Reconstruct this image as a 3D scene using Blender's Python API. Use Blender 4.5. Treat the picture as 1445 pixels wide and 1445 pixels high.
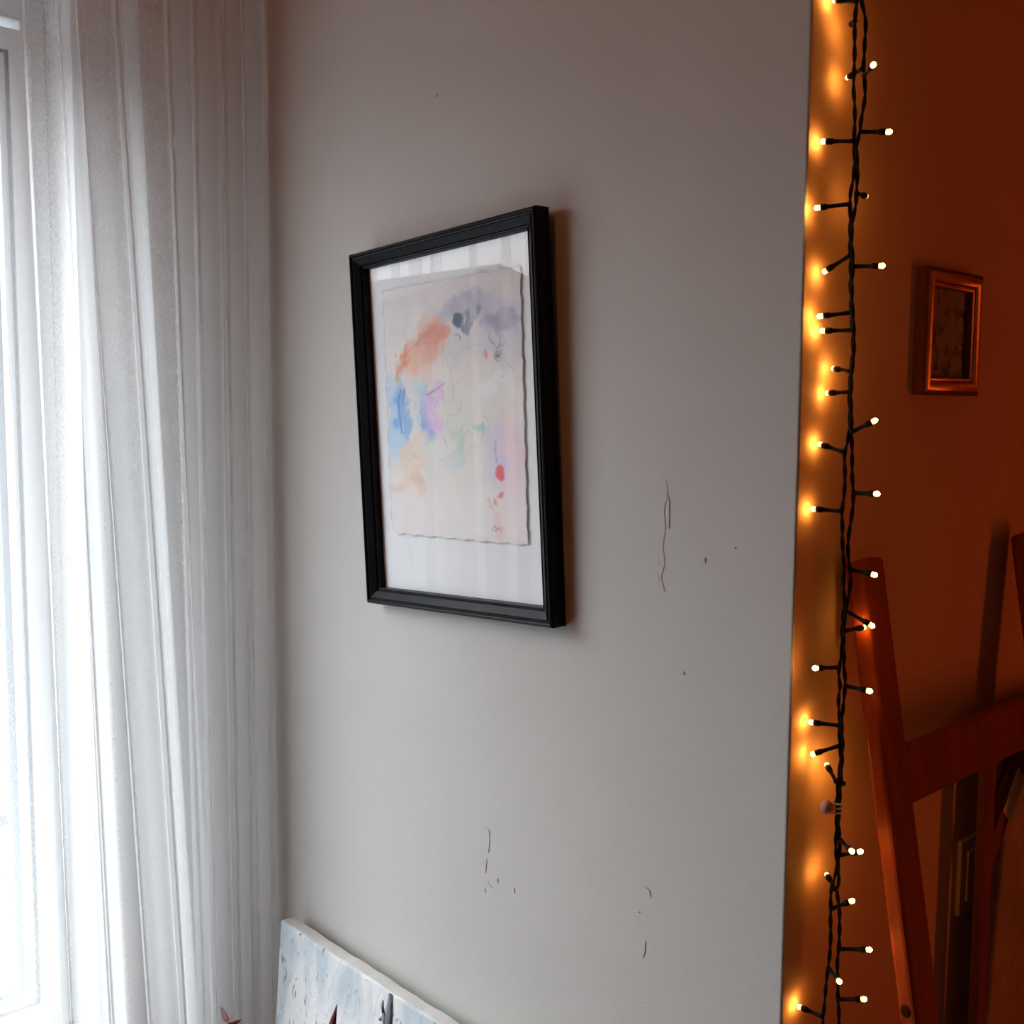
import bpy, bmesh, math, random
import numpy as np
from mathutils import Vector, Matrix
random.seed(7)
for o in list(bpy.data.objects): bpy.data.objects.remove(o)
SC = bpy.context.scene
COL = SC.collection
PI = math.pi

# ------------------------------------------------------------------ camera
cam_d = bpy.data.cameras.new('camera'); cam = bpy.data.objects.new('camera', cam_d); COL.objects.link(cam)
cam_d.sensor_width = 36.0; cam_d.lens = 36.0*1550/1445; cam_d.clip_start = 0.02; cam_d.clip_end = 300
_r = Vector((0.6782, 0.7348, 0.0065)); _d = Vector((0.0720, -0.0576, -0.9957)); _f = Vector((-0.7313, 0.6758, -0.0920))
_f.normalize(); _r = (_r - _f*_r.dot(_f)).normalized(); _u = _r.cross(_f).normalized()
cam.matrix_world = Matrix(((_r.x, _u.x, -_f.x, 0.5006), (_r.y, _u.y, -_f.y, -0.7807), (_r.z, _u.z, -_f.z, 1.5), (0, 0, 0, 1)))
SC.camera = cam

# ------------------------------------------------------------------ light
SKY = 21.0
world = bpy.data.worlds.new('overcast_sky'); SC.world = world; world.use_nodes = True
_wn = world.node_tree.nodes; _bg = _wn['Background']
# overcast sky: three times brighter overhead than at the horizon
_tc = _wn.new('ShaderNodeTexCoord'); _sx = _wn.new('ShaderNodeSeparateXYZ'); _mr = _wn.new('ShaderNodeMapRange')
_wl = world.node_tree.links; _wl.new(_tc.outputs['Generated'], _sx.inputs[0]); _wl.new(_sx.outputs['Z'], _mr.inputs[0])
_mr.inputs[1].default_value = 0; _mr.inputs[2].default_value = 1; _mr.inputs[3].default_value = SKY*.15; _mr.inputs[4].default_value = SKY*1.5
_bg.inputs['Color'].default_value = (0.94, 0.985, 1.03, 1); _wl.new(_mr.outputs[0], _bg.inputs['Strength'])

def light(name, kind, loc, energy, color, **kw):
    d = bpy.data.lights.new(name, kind); d.energy = energy; d.color = color
    for k, v in kw.items(): setattr(d, k, v)
    o = bpy.data.objects.new(name, d); COL.objects.link(o); o.location = loc
    return o
# sampling portal in the window opening (gives off no light itself)
port = light('window_portal', 'AREA', (-1.06, -0.641, 1.34), 0, (1, 1, 1), shape='RECTANGLE', size=1.42, size_y=0.82)
port.rotation_euler = (0, math.radians(-90), 0)
port.data.cycles.is_portal = True
# warm lights of a tall lit tree deeper in the room: a column of small lamps past the leaning rack
for _i, (_z, _e) in enumerate(((0.45, 3.8), (0.75, 3.6), (1.10, 2.6), (1.45, 2.2), (1.85, 1.8))):
    light('tree_lamp', 'POINT', (1.35+.05*math.sin(_i*2.1), 1.25+.05*math.cos(_i*1.7), _z), _e, (1.0, 0.18, 0.03), shadow_soft_size=0.05)
# unseen warm fill, added to brown the upper picture wall
light('warm_fill', 'POINT', (-0.22, -1.0, 2.30), 3.6, (1.0, 0.27, 0.03), shadow_soft_size=0.10)

VS = SC.view_settings
SC.display_settings.display_device = 'sRGB'
VS.view_transform = 'Standard'; VS.look = 'None'; VS.gamma = 1.0; VS.use_curve_mapping = False; VS.exposure = 0.0
SC.cycles.max_bounces = 10; SC.cycles.transparent_max_bounces = 24; SC.cycles.diffuse_bounces = 5
SC.cycles.sample_clamp_indirect = 6.0

# ------------------------------------------------------------------ helpers
def srgb(r, g, b):
    f = lambda c: (c/255/12.92) if c/255 <= 0.04045 else ((c/255+0.055)/1.055)**2.4
    return (f(r), f(g), f(b), 1)

class Nodes:
    def __init__(s, name):
        s.m = bpy.data.materials.new(name); s.m.use_nodes = True
        s.t = s.m.node_tree; s.n = s.t.nodes; s.out = s.n['Material Output']; s.b = s.n['Principled BSDF']
    def add(s, typ, **kw):
        nd = s.n.new(typ)
        for k, v in kw.items():
            if hasattr(nd, k): setattr(nd, k, v)
            else: nd.inputs[k].default_value = v
        return nd
    def link(s, a, b): s.t.links.new(a, b)

def plain(name, col, rough=0.6, noise=0.0, nscale=30.0, bump=0.0, bscale=200.0, spec=0.5, stretch=(1, 1, 1), metallic=0.0, coat=0.0):
    N = Nodes(name); b = N.b
    b.inputs['Base Color'].default_value = (*col[:3], 1); b.inputs['Roughness'].default_value = rough
    b.inputs['Specular IOR Level'].default_value = spec; b.inputs['Metallic'].default_value = metallic
    b.inputs['Coat Weight'].default_value = coat
    if noise or bump:
        tc = N.add('ShaderNodeTexCoord'); mp = N.add('ShaderNodeMapping'); mp.inputs['Scale'].default_value = stretch
        N.link(tc.outputs['Object'], mp.inputs['Vector'])
    if noise:
        tx = N.add('ShaderNodeTexNoise'); tx.inputs['Scale'].default_value = nscale; tx.inputs['Detail'].default_value = 4
        N.link(mp.outputs[0], tx.inputs['Vector'])
        rp = N.add('ShaderNodeValToRGB')
        rp.color_ramp.elements[0].position = .3; rp.color_ramp.elements[1].position = .7
        rp.color_ramp.elements[0].color = (*[c*(1-noise) for c in col[:3]], 1)
        rp.color_ramp.elements[1].color = (*[min(1, c*(1+noise)) for c in col[:3]], 1)
        N.link(tx.outputs['Fac'], rp.inputs['Fac']); N.link(rp.outputs[0], b.inputs['Base Color'])
    if bump:
        t2 = N.add('ShaderNodeTexNoise'); t2.inputs['Scale'].default_value = bscale; t2.inputs['Detail'].default_value = 3
        N.link(mp.outputs[0], t2.inputs['Vector'])
        bp = N.add('ShaderNodeBump'); bp.inputs['Strength'].default_value = bump; bp.inputs['Distance'].default_value = 0.002
        N.link(t2.outputs['Fac'], bp.inputs['Height']); N.link(bp.outputs[0], b.inputs['Normal'])
    return N.m

def vcol(name, rough=0.85, bump=0.0, bscale=150.0):
    N = Nodes(name); a = N.add('ShaderNodeVertexColor', layer_name='Col')
    N.link(a.outputs['Color'], N.b.inputs['Base Color']); N.b.inputs['Roughness'].default_value = rough
    N.b.inputs['Specular IOR Level'].default_value = 0.2
    if bump:
        tc = N.add('ShaderNodeTexCoord'); t2 = N.add('ShaderNodeTexNoise'); t2.inputs['Scale'].default_value = bscale
        N.link(tc.outputs['Object'], t2.inputs['Vector'])
        bp = N.add('ShaderNodeBump'); bp.inputs['Strength'].default_value = bump; bp.inputs['Distance'].default_value = 0.002
        N.link(t2.outputs['Fac'], bp.inputs['Height']); N.link(bp.outputs[0], N.b.inputs['Normal'])
    return N.m

def thin_glass(name, tint=(1, 1, 1), ior=1.5):
    N = Nodes(name); N.n.remove(N.b)
    t = N.add('ShaderNodeBsdfTransparent'); t.inputs['Color'].default_value = (*tint, 1)
    g = N.add('ShaderNodeBsdfGlossy'); g.inputs['Roughness'].default_value = 0.0
    f = N.add('ShaderNodeFresnel'); ge = N.add('ShaderNodeNewGeometry')       # same reflectance from both sides of the sheet
    mr = N.add('ShaderNodeMapRange'); N.link(ge.outputs['Backfacing'], mr.inputs[0]); mr.inputs[3].default_value = ior; mr.inputs[4].default_value = 1/ior
    N.link(mr.outputs[0], f.inputs['IOR'])
    m = N.add('ShaderNodeMixShader'); N.link(f.outputs[0], m.inputs[0]); N.link(t.outputs[0], m.inputs[1]); N.link(g.outputs[0], m.inputs[2])
    N.link(m.outputs[0], N.out.inputs['Surface'])
    return N.m

def emit(name, col, strength):
    N = Nodes(name); N.n.remove(N.b); e = N.add('ShaderNodeEmission')
    e.inputs['Color'].default_value = (*col, 1); e.inputs['Strength'].default_value = strength
    N.link(e.outputs[0], N.out.inputs['Surface'])
    return N.m

def obj(name, bm, mat, parent=None, smooth=False, label=None, cat=None, group=None, kind=None):
    me = bpy.data.meshes.new(name); bm.normal_update(); bm.to_mesh(me); bm.free()
    for m in (mat if isinstance(mat, (list, tuple)) else [mat]): me.materials.append(m)
    if smooth:
        for p in me.polygons: p.use_smooth = True
    o = bpy.data.objects.new(name, me); COL.objects.link(o)
    if parent: o.parent = parent
    return tag(o, label, cat, group, kind)

def tag(o, label=None, cat=None, group=None, kind=None):
    for k, v in (('label', label), ('category', cat), ('group', group), ('kind', kind)):
        if v: o[k] = v
    return o

def thing(name, label, cat, loc=(0, 0, 0), rot=(0, 0, 0), group=None):
    o = bpy.data.objects.new(name, None); COL.objects.link(o); o.location = loc; o.rotation_euler = rot
    o.empty_display_size = 0.05
    return tag(o, label, cat, group)

def box(bm, x0, x1, y0, y1, z0, z1, mi=0):
    v = [bm.verts.new((x, y, z)) for x in (x0, x1) for y in (y0, y1) for z in (z0, z1)]
    fs = []
    for f in ((0, 1, 3, 2), (4, 6, 7, 5), (0, 4, 5, 1), (2, 3, 7, 6), (0, 2, 6, 4), (1, 5, 7, 3)):
        fa = bm.faces.new([v[i] for i in f]); fa.material_index = mi; fs.append(fa)
    bmesh.ops.recalc_face_normals(bm, faces=fs)
    return v

def bevel(bm, w, seg=2):
    es = [e for e in bm.edges if len(e.link_faces) == 2 and e.calc_face_angle(0) > 0.5]
    bmesh.ops.bevel(bm, geom=es, offset=w, segments=seg, affect='EDGES', profile=0.5)

def bbox(x0, x1, y0, y1, z0, z1, w=0.002, seg=2):
    bm = bmesh.new(); box(bm, x0, x1, y0, y1, z0, z1)
    if w: bevel(bm, w, seg)
    return bm

def tube(bm, pts, radii, sides=8, cap=True, mi=0):
    pts = [Vector(p) for p in pts]; n = len(pts)
    if not isinstance(radii, (list, tuple)): radii = [radii]*n
    rings = []; up = None
    for i in range(n):
        t = (pts[min(i+1, n-1)]-pts[max(i-1, 0)]).normalized()
        if up is None: up = t.orthogonal().normalized()
        up = (up-t*up.dot(t)); up = up.normalized() if up.length > 1e-6 else t.orthogonal().normalized()
        s = t.cross(up)
        rings.append([bm.verts.new(pts[i]+(up*math.cos(a)+s*math.sin(a))*radii[i]) for a in [2*PI*k/sides for k in range(sides)]])
    for i in range(n-1):
        for k in range(sides):
            f = bm.faces.new((rings[i][k], rings[i][(k+1) % sides], rings[i+1][(k+1) % sides], rings[i+1][k])); f.material_index = mi
    if cap:
        f = bm.faces.new(rings[0][::-1]); f.material_index = mi
        f = bm.faces.new(rings[-1]); f.material_index = mi

def resample(pts, step):
    P = np.array(pts, float); d = np.r_[0, np.cumsum(np.linalg.norm(np.diff(P, axis=0), axis=1))]
    n = max(2, int(d[-1]/step)); s = np.linspace(0, d[-1], n)
    return np.stack([np.interp(s, d, P[:, k]) for k in range(3)], 1)

def smooth_path(P, it=2):
    P = P.copy()
    for _ in range(it): P[1:-1] = P[1:-1]*.5+(P[:-2]+P[2:])*.25
    return P

def picture_moulding(bm, W, H, profile):
    """mitred rectangular moulding; profile = [(inset, depth)...]; local x right, z up, front at -y"""
    loops = []
    for (w, d) in profile:
        loops.append([bm.verts.new(p) for p in ((-W/2+w, -d, -H/2+w), (W/2-w, -d, -H/2+w), (W/2-w, -d, H/2-w), (-W/2+w, -d, H/2-w))])
    for a, b in zip(loops[:-1], loops[1:]):
        for k in range(4): bm.faces.new((a[k], a[(k+1) % 4], b[(k+1) % 4], b[k]))
    a, b = loops[-1], loops[0]
    for k in range(4): bm.faces.new((a[k], a[(k+1) % 4], b[(k+1) % 4], b[k]))
    bmesh.ops.recalc_face_normals(bm, faces=bm.faces[:])

def grid_plane(nx, nz, x0, x1, z0, z1, y=0.0, yf=None):
    bm = bmesh.new(); V = []
    for j in range(nz+1):
        row = []
        for i in range(nx+1):
            x = x0+(x1-x0)*i/nx; z = z0+(z1-z0)*j/nz
            row.append(bm.verts.new((x, y+(yf(i/nx, j/nz) if yf else 0), z)))
        V.append(row)
    for j in range(nz):
        for i in range(nx): bm.faces.new((V[j][i], V[j][i+1], V[j+1][i+1], V[j+1][i]))
    return bm
WIRE_A=[(0.0300,0.0145,1.8263),(0.0300,0.0152,1.8162),(0.0300,0.0132,1.8061),(0.0300,0.0134,1.7966),(0.0300,0.0142,1.7843),(0.0300,0.0148,1.7748),(0.0300,0.0144,1.7656),(0.0300,0.0143,1.7597),(0.0300,0.0142,1.7525),(0.0300,0.0170,1.7420),(0.0300,0.0183,1.7309),(0.0300,0.0184,1.7211),(0.0300,0.0173,1.7144),(0.0300,0.0195,1.7047),(0.0300,0.0203,1.6937),(0.0300,0.0189,1.6825),(0.0300,0.0157,1.6747),(0.0300,0.0147,1.6656),(0.0300,0.0157,1.6588),(0.0300,0.0167,1.6515),(0.0300,0.0169,1.6400),(0.0300,0.0170,1.6306),(0.0300,0.0197,1.6226),(0.0300,0.0193,1.6126),(0.0300,0.0200,1.6018),(0.0300,0.0211,1.5927),(0.0300,0.0222,1.5849),(0.0300,0.0233,1.5758),(0.0300,0.0261,1.5666),(0.0300,0.0268,1.5557),(0.0300,0.0270,1.5441),(0.0300,0.0250,1.5338),(0.0300,0.0243,1.5202),(0.0300,0.0245,1.5085),(0.0300,0.0268,1.4982),(0.0300,0.0261,1.4848),(0.0300,0.0235,1.4736),(0.0300,0.0185,1.4683),(0.0300,0.0207,1.4585),(0.0300,0.0222,1.4449),(0.0300,0.0210,1.4291),(0.0300,0.0178,1.4206),(0.0300,0.0206,1.4106),(0.0300,0.0206,1.4010),(0.0300,0.0218,1.3913),(0.0300,0.0243,1.3789),(0.0300,0.0264,1.3717),(0.0300,0.0245,1.3671),(0.0300,0.0255,1.3600),(0.0300,0.0274,1.3477),(0.0300,0.0275,1.3371),(0.0300,0.0247,1.3294),(0.0300,0.0259,1.3192),(0.0300,0.0262,1.3067),(0.0300,0.0252,1.2961),(0.0300,0.0218,1.2886),(0.0300,0.0235,1.2791),(0.0300,0.0272,1.2737),(0.0300,0.0237,1.2683),(0.0300,0.0238,1.2575),(0.0300,0.0274,1.2436),(0.0300,0.0268,1.2362),(0.0300,0.0275,1.2252),(0.0300,0.0294,1.2209),(0.0300,0.0307,1.2103),(0.0300,0.0296,1.2014),(0.0300,0.0273,1.1940),(0.0300,0.0272,1.1858),(0.0300,0.0272,1.1690),(0.0300,0.0272,1.1595),(0.0300,0.0280,1.1473),(0.0300,0.0268,1.1390),(0.0300,0.0288,1.1258),(0.0300,0.0320,1.1191),(0.0300,0.0286,1.1104),(0.0300,0.0239,1.1053),(0.0300,0.0213,1.0937),(0.0300,0.0235,1.0850),(0.0300,0.0224,1.0770),(0.0300,0.0242,1.0652),(0.0300,0.0243,1.0461),(0.0300,0.0222,1.0340),(0.0300,0.0205,1.0258),(0.0300,0.0186,1.0118),(0.0300,0.0173,0.9966),(0.0300,0.0162,0.9869),(0.0300,0.0149,0.9723)]
WIRE_B=[(0.0325,0.0144,1.8256),(0.0325,0.0182,1.8170),(0.0325,0.0235,1.8093),(0.0325,0.0260,1.8035),(0.0325,0.0249,1.7963),(0.0325,0.0246,1.7855),(0.0325,0.0247,1.7764),(0.0325,0.0230,1.7696),(0.0325,0.0262,1.7632),(0.0325,0.0279,1.7533),(0.0325,0.0279,1.7457),(0.0325,0.0249,1.7354),(0.0325,0.0223,1.7265),(0.0325,0.0232,1.7210),(0.0325,0.0193,1.7149),(0.0325,0.0175,1.7097),(0.0325,0.0181,1.7017),(0.0325,0.0208,1.6934),(0.0325,0.0209,1.6841),(0.0325,0.0199,1.6749),(0.0325,0.0206,1.6643),(0.0325,0.0174,1.6563),(0.0325,0.0152,1.6500),(0.0325,0.0148,1.6395),(0.0325,0.0154,1.6297),(0.0325,0.0192,1.6207),(0.0325,0.0181,1.6139),(0.0325,0.0178,1.6023),(0.0325,0.0195,1.5846),(0.0325,0.0234,1.5664),(0.0325,0.0247,1.5467),(0.0325,0.0224,1.5337),(0.0325,0.0222,1.5201),(0.0325,0.0224,1.5085),(0.0325,0.0247,1.4983),(0.0325,0.0245,1.4848),(0.0325,0.0269,1.4736),(0.0325,0.0278,1.4607),(0.0325,0.0288,1.4448),(0.0325,0.0316,1.4363),(0.0325,0.0318,1.4247),(0.0325,0.0293,1.4132),(0.0325,0.0263,1.4000),(0.0325,0.0253,1.3904),(0.0325,0.0277,1.3788),(0.0325,0.0304,1.3716),(0.0325,0.0330,1.3648),(0.0325,0.0309,1.3556),(0.0325,0.0277,1.3454),(0.0325,0.0265,1.3375),(0.0325,0.0238,1.3293),(0.0325,0.0235,1.3158),(0.0325,0.0263,1.2991),(0.0325,0.0251,1.2918),(0.0325,0.0289,1.2838),(0.0325,0.0295,1.2756),(0.0325,0.0287,1.2697),(0.0325,0.0276,1.2609),(0.0325,0.0262,1.2492),(0.0325,0.0249,1.2428),(0.0325,0.0277,1.2342),(0.0325,0.0285,1.2223),(0.0325,0.0286,1.2113),(0.0325,0.0276,1.2012),(0.0325,0.0272,1.1904),(0.0325,0.0271,1.1822),(0.0325,0.0263,1.1699),(0.0325,0.0260,1.1572),(0.0325,0.0289,1.1460),(0.0325,0.0296,1.1350),(0.0325,0.0290,1.1275),(0.0325,0.0265,1.1220),(0.0325,0.0304,1.1135),(0.0325,0.0304,1.1048),(0.0325,0.0269,1.0978),(0.0325,0.0323,1.0844),(0.0325,0.0337,1.0702),(0.0325,0.0343,1.0524),(0.0325,0.0337,1.0445),(0.0325,0.0315,1.0342),(0.0325,0.0331,1.0267),(0.0325,0.0345,1.0133),(0.0325,0.0347,1.0012),(0.0325,0.0377,0.9899),(0.0325,0.0385,0.9774),(0.0325,0.0394,0.9636)]
LEDS=[((0.0300,0.0151,1.8180),(0.0057,0.0211,1.8268)),((0.0300,0.0130,1.8026),(0.0146,0.0338,1.8086)),((0.0325,0.0226,1.7684),(0.0104,0.0371,1.7690)),((0.0325,0.0250,1.7641),(0.0517,0.0068,1.7646)),((0.0325,0.0237,1.7205),(0.0550,0.0311,1.7178)),((0.0300,0.0169,1.7127),(0.0045,0.0110,1.7156)),((0.0325,0.0206,1.6726),(0.0264,0.0463,1.6746)),((0.0300,0.0148,1.6639),(0.0071,0.0007,1.6618)),((0.0300,0.0185,1.6247),(0.0064,0.0173,1.6128)),((0.0325,0.0201,1.6158),(0.0553,0.0273,1.6149)),((0.0300,0.0236,1.5800),(0.0072,0.0097,1.5771)),((0.0300,0.0256,1.5660),(0.0045,0.0188,1.5664)),((0.0300,0.0245,1.5332),(0.0066,0.0365,1.5364)),((0.0300,0.0245,1.5168),(0.0045,0.0315,1.5159)),((0.0325,0.0245,1.4843),(0.0525,0.0293,1.4948)),((0.0300,0.0190,1.4683),(0.0045,0.0221,1.4744)),((0.0300,0.0178,1.4206),(0.0045,0.0145,1.4207)),((0.0325,0.0322,1.4345),(0.0583,0.0263,1.4358)),((0.0325,0.0309,1.3715),(0.0542,0.0353,1.3689)),((0.0325,0.0265,1.3378),(0.0547,0.0330,1.3268)),((0.0325,0.0254,1.3214),(0.0361,0.0517,1.3215)),((0.0300,0.0228,1.2905),(0.0208,-0.0020,1.2922)),((0.0325,0.0295,1.2744),(0.0544,0.0340,1.2731)),((0.0300,0.0271,1.2407),(0.0045,0.0206,1.2394)),((0.0300,0.0282,1.2235),(0.0074,0.0208,1.2118)),((0.0300,0.0245,1.1934),(0.0104,0.0410,1.2002)),((0.0325,0.0281,1.1926),(0.0216,0.0505,1.1834)),((0.0325,0.0302,1.1425),(0.0536,0.0142,1.1424)),((0.0325,0.0300,1.1291),(0.0510,0.0349,1.1371)),((0.0325,0.0262,1.0999),(0.0125,0.0434,1.1026)),((0.0300,0.0247,1.0834),(0.0469,0.0313,1.0946)),((0.0325,0.0342,1.0456),(0.0590,0.0410,1.0525)),((0.0300,0.0235,1.0307),(0.0505,0.0069,1.0325)),((0.0325,0.0347,1.0005),(0.0572,0.0385,1.0094)),((0.0300,0.0160,0.9908),(0.0045,0.0182,0.9887))]
LED_BODY, LED_TIP = 3.0, 130.0
# ------------------------------------------------------------------ materials
def wall_paint(name, col):
    N = Nodes(name); b = N.b; b.inputs['Roughness'].default_value = 0.75; b.inputs['Specular IOR Level'].default_value = 0.25
    tc = N.add('ShaderNodeTexCoord')
    n1 = N.add('ShaderNodeTexNoise'); n1.inputs['Scale'].default_value = 3.0; n1.inputs['Detail'].default_value = 5
    N.link(tc.outputs['Object'], n1.inputs['Vector'])
    rp = N.add('ShaderNodeValToRGB'); rp.color_ramp.elements[0].position = .35; rp.color_ramp.elements[1].position = .65
    rp.color_ramp.elements[0].color = (*[c*.965 for c in col], 1); rp.color_ramp.elements[1].color = (*[c*1.02 for c in col], 1)
    N.link(n1.outputs['Fac'], rp.inputs['Fac']); N.link(rp.outputs[0], b.inputs['Base Color'])
    n2 = N.add('ShaderNodeTexNoise'); n2.inputs['Scale'].default_value = 420; n2.inputs['Detail'].default_value = 2
    n3 = N.add('ShaderNodeTexNoise'); n3.inputs['Scale'].default_value = 18; n3.inputs['Detail'].default_value = 3
    for n_ in (n2, n3): N.link(tc.outputs['Object'], n_.inputs['Vector'])
    ad = N.add('ShaderNodeMath', operation='MULTIPLY_ADD'); N.link(n3.outputs['Fac'], ad.inputs[0]); ad.inputs[1].default_value = 2.5
    N.link(n2.outputs['Fac'], ad.inputs[2])
    bp = N.add('ShaderNodeBump'); bp.inputs['Strength'].default_value = 0.22; bp.inputs['Distance'].default_value = 0.0011
    N.link(ad.outputs[0], bp.inputs['Height']); N.link(bp.outputs[0], b.inputs['Normal'])
    return N.m

M = {}
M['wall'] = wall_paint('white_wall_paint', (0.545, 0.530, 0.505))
M['wall_lifted'] = wall_paint('brightened_wall_paint', (0.80, 0.80, 0.79))  # window wall whitened so the shaded pier and curtain read brighter
M['wall_warm'] = wall_paint('warm_glow_wall_paint', (0.68, 0.36, 0.20))  # pale wall with the orange lamp glow mixed into its colour
M['room'] = plain('dim_room_paint', (0.26, 0.15, 0.09), 0.8, bump=0.1)
M['ceiling'] = plain('ceiling_paint', (0.34, 0.27, 0.22), 0.85, bump=0.1)
M['floor'] = plain('dark_oak_floor', (0.16, 0.09, 0.05), 0.45, noise=.35, nscale=6, stretch=(1, 9, 1))
M['crack'] = plain('wall_crack_plaster', (0.475, 0.46, 0.44), 0.9, noise=.1)
M['dent'] = plain('wall_mark_grey', (0.34, 0.33, 0.32), 0.9, noise=.1)
M['patch'] = plain('filler_patch', (0.535, 0.505, 0.485), 0.8, noise=.03, nscale=40, bump=.2)
M['pvc'] = plain('white_window_pvc', (0.85, 0.87, 0.88), 0.3, bump=.03)
M['gasket'] = plain('dark_rubber_gasket', (0.018, 0.02, 0.024), 0.6, bump=.05)
M['spacer'] = plain('blue_grey_spacer', (0.08, 0.11, 0.15), 0.4, bump=.05)
M['glass'] = thin_glass('window_glass', (.97, .985, .98))
M['pglass'] = thin_glass('picture_glass', (.99, .995, .99), 1.6)
M['black'] = plain('satin_black_lacquer', (0.004, 0.004, 0.006), 0.42, bump=.03, bscale=300, spec=.13)
M['mount'] = plain('white_mount_card', (0.84, 0.84, 0.86), 0.9, noise=.01, nscale=60)
M['cable'] = plain('dark_green_cable', (0.006, 0.008, 0.005), 0.55, bump=.1, bscale=500, spec=.15)
M['clip'] = plain('pink_plastic', (0.36, 0.15, 0.13), 0.6, noise=.08, nscale=300)
M['clipw'] = plain('pale_plastic_band', (0.55, 0.46, 0.44), 0.4, noise=.05, nscale=300)
M['wood'] = plain('reddish_varnished_wood', (0.26, 0.038, 0.007), 0.5, noise=.22, nscale=14, stretch=(6, 6, .5), spec=.12)
M['knot'] = plain('dark_wood_knot', (0.03, 0.006, 0.003), 0.7, spec=.1, noise=.4, nscale=300)
M['frame_wood'] = plain('dark_polished_wood', (0.14, 0.028, 0.008), 0.35, noise=.2, nscale=20, stretch=(3, 3, 3), spec=.3)
M['bead_shine'] = plain('bead_shine_metal', (0.85, 0.38, 0.15), 0.36, noise=.15, nscale=60, metallic=1.0)  # coppery metal added on the wooden bead to make its highlights
M['plate'] = plain('warm_tinted_switch_plastic', (0.74, 0.44, 0.27), 0.45, noise=.02)  # pale plate tinted with the orange of the lamplight
M['softwood'] = plain('raw_pine_stretcher', (0.22, 0.06, 0.02), 0.7, spec=.1, noise=.2, nscale=18, stretch=(5, 5, .6))
M['backcloth'] = plain('brown_canvas_back', (0.40, 0.26, 0.16), 0.9, noise=.25, nscale=25, bump=.3, bscale=900)
M['paper'] = plain('cream_paper_label', (0.75, 0.62, 0.48), 0.8, noise=.06, nscale=60)
M['pot'] = plain('terracotta', (0.45, 0.2, 0.12), 0.8, noise=.12)
M['soil'] = plain('potting_soil', (0.05, 0.035, 0.025), 0.95, noise=.4, nscale=120, bump=.5)
M['redleaf'] = plain('dark_red_leaf', (0.16, 0.018, 0.028), 0.4, noise=.35, nscale=60)
M['pinkleaf'] = plain('dull_red_leaf', (0.13, 0.035, 0.036), 0.45, noise=.4, nscale=80)
M['stem'] = plain('red_brown_stem', (0.20, 0.06, 0.05), 0.6, noise=.2)
M['trunkpaint'] = plain('thick_grey_blue_paint', (0.13, 0.14, 0.17), 0.55, noise=.75, nscale=160, bump=.8, bscale=300, stretch=(1, 1, .4))

# ------------------------------------------------------------------ room shell
CORNER_X = -0.90                      # inner corner: window wall at x = -0.90, picture wall at y = 0
bm = bmesh.new(); box(bm, -1.10, 0.0, 0.0, 0.028, 0, 2.6)
ed = [e for e in bm.edges if all(abs(v.co.x) < 1e-6 and abs(v.co.y) < 1e-6 for v in e.verts)]
bmesh.ops.bevel(bm, geom=ed, offset=0.0022, segments=3, affect='EDGES', profile=.5)
for f in bm.faces:
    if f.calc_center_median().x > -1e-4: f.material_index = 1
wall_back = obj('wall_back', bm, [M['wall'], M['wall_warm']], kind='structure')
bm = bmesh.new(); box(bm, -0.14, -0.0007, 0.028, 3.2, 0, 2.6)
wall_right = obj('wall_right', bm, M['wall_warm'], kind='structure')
# window wall with its opening
OY0, OY1, OZ0, OZ1 = -1.05, -0.232, 0.645, 2.018
bm = bmesh.new()
box(bm, -1.10, CORNER_X, OY1, 0.0, 0, 2.6)
box(bm, -1.10, CORNER_X, -3.0, OY0, 0, 2.6)
box(bm, -1.10, CORNER_X, OY0, OY1, 0, OZ0)
box(bm, -1.10, CORNER_X, OY0, OY1, OZ1, 2.6)
wall_left = obj('wall_left', bm, M['wall_lifted'], kind='structure')
bm = bmesh.new(); box(bm, -1.10, 3.3, -3.1, -3.0, 0, 2.6); obj('wall_front', bm, M['room'], kind='structure')
bm = bmesh.new(); box(bm, 3.2, 3.3, -3.0, 3.2, 0, 2.6); obj('wall_far', bm, M['room'], kind='structure')
bm = bmesh.new(); box(bm, -0.14, 3.3, 3.2, 3.3, 0, 2.6); obj('wall_end', bm, M['room'], kind='structure')
bm = bmesh.new(); box(bm, -1.10, 3.3, -3.1, 3.3, -0.1, 0.0); obj('floor', bm, M['floor'], kind='structure')
bm = bmesh.new(); box(bm, -1.10, 3.3, -3.1, 3.3, 2.6, 2.7); obj('ceiling', bm, M['ceiling'], kind='structure')
obj('baseboard_back', bbox(-0.90, 0.012, -0.014, 0.0, 0.0, 0.08, .003), M['pvc'], kind='structure')
obj('baseboard_right', bbox(-0.0007, 0.013, 0.0, 3.2, 0.0, 0.08, .003), M['pvc'], kind='structure')
obj('trim_1', bbox(-0.93, -0.895, OY0-0.02, OY1+0.015, OZ0-0.03, OZ0, .004), M['pvc'], kind='structure', label='white window sill board')

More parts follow.
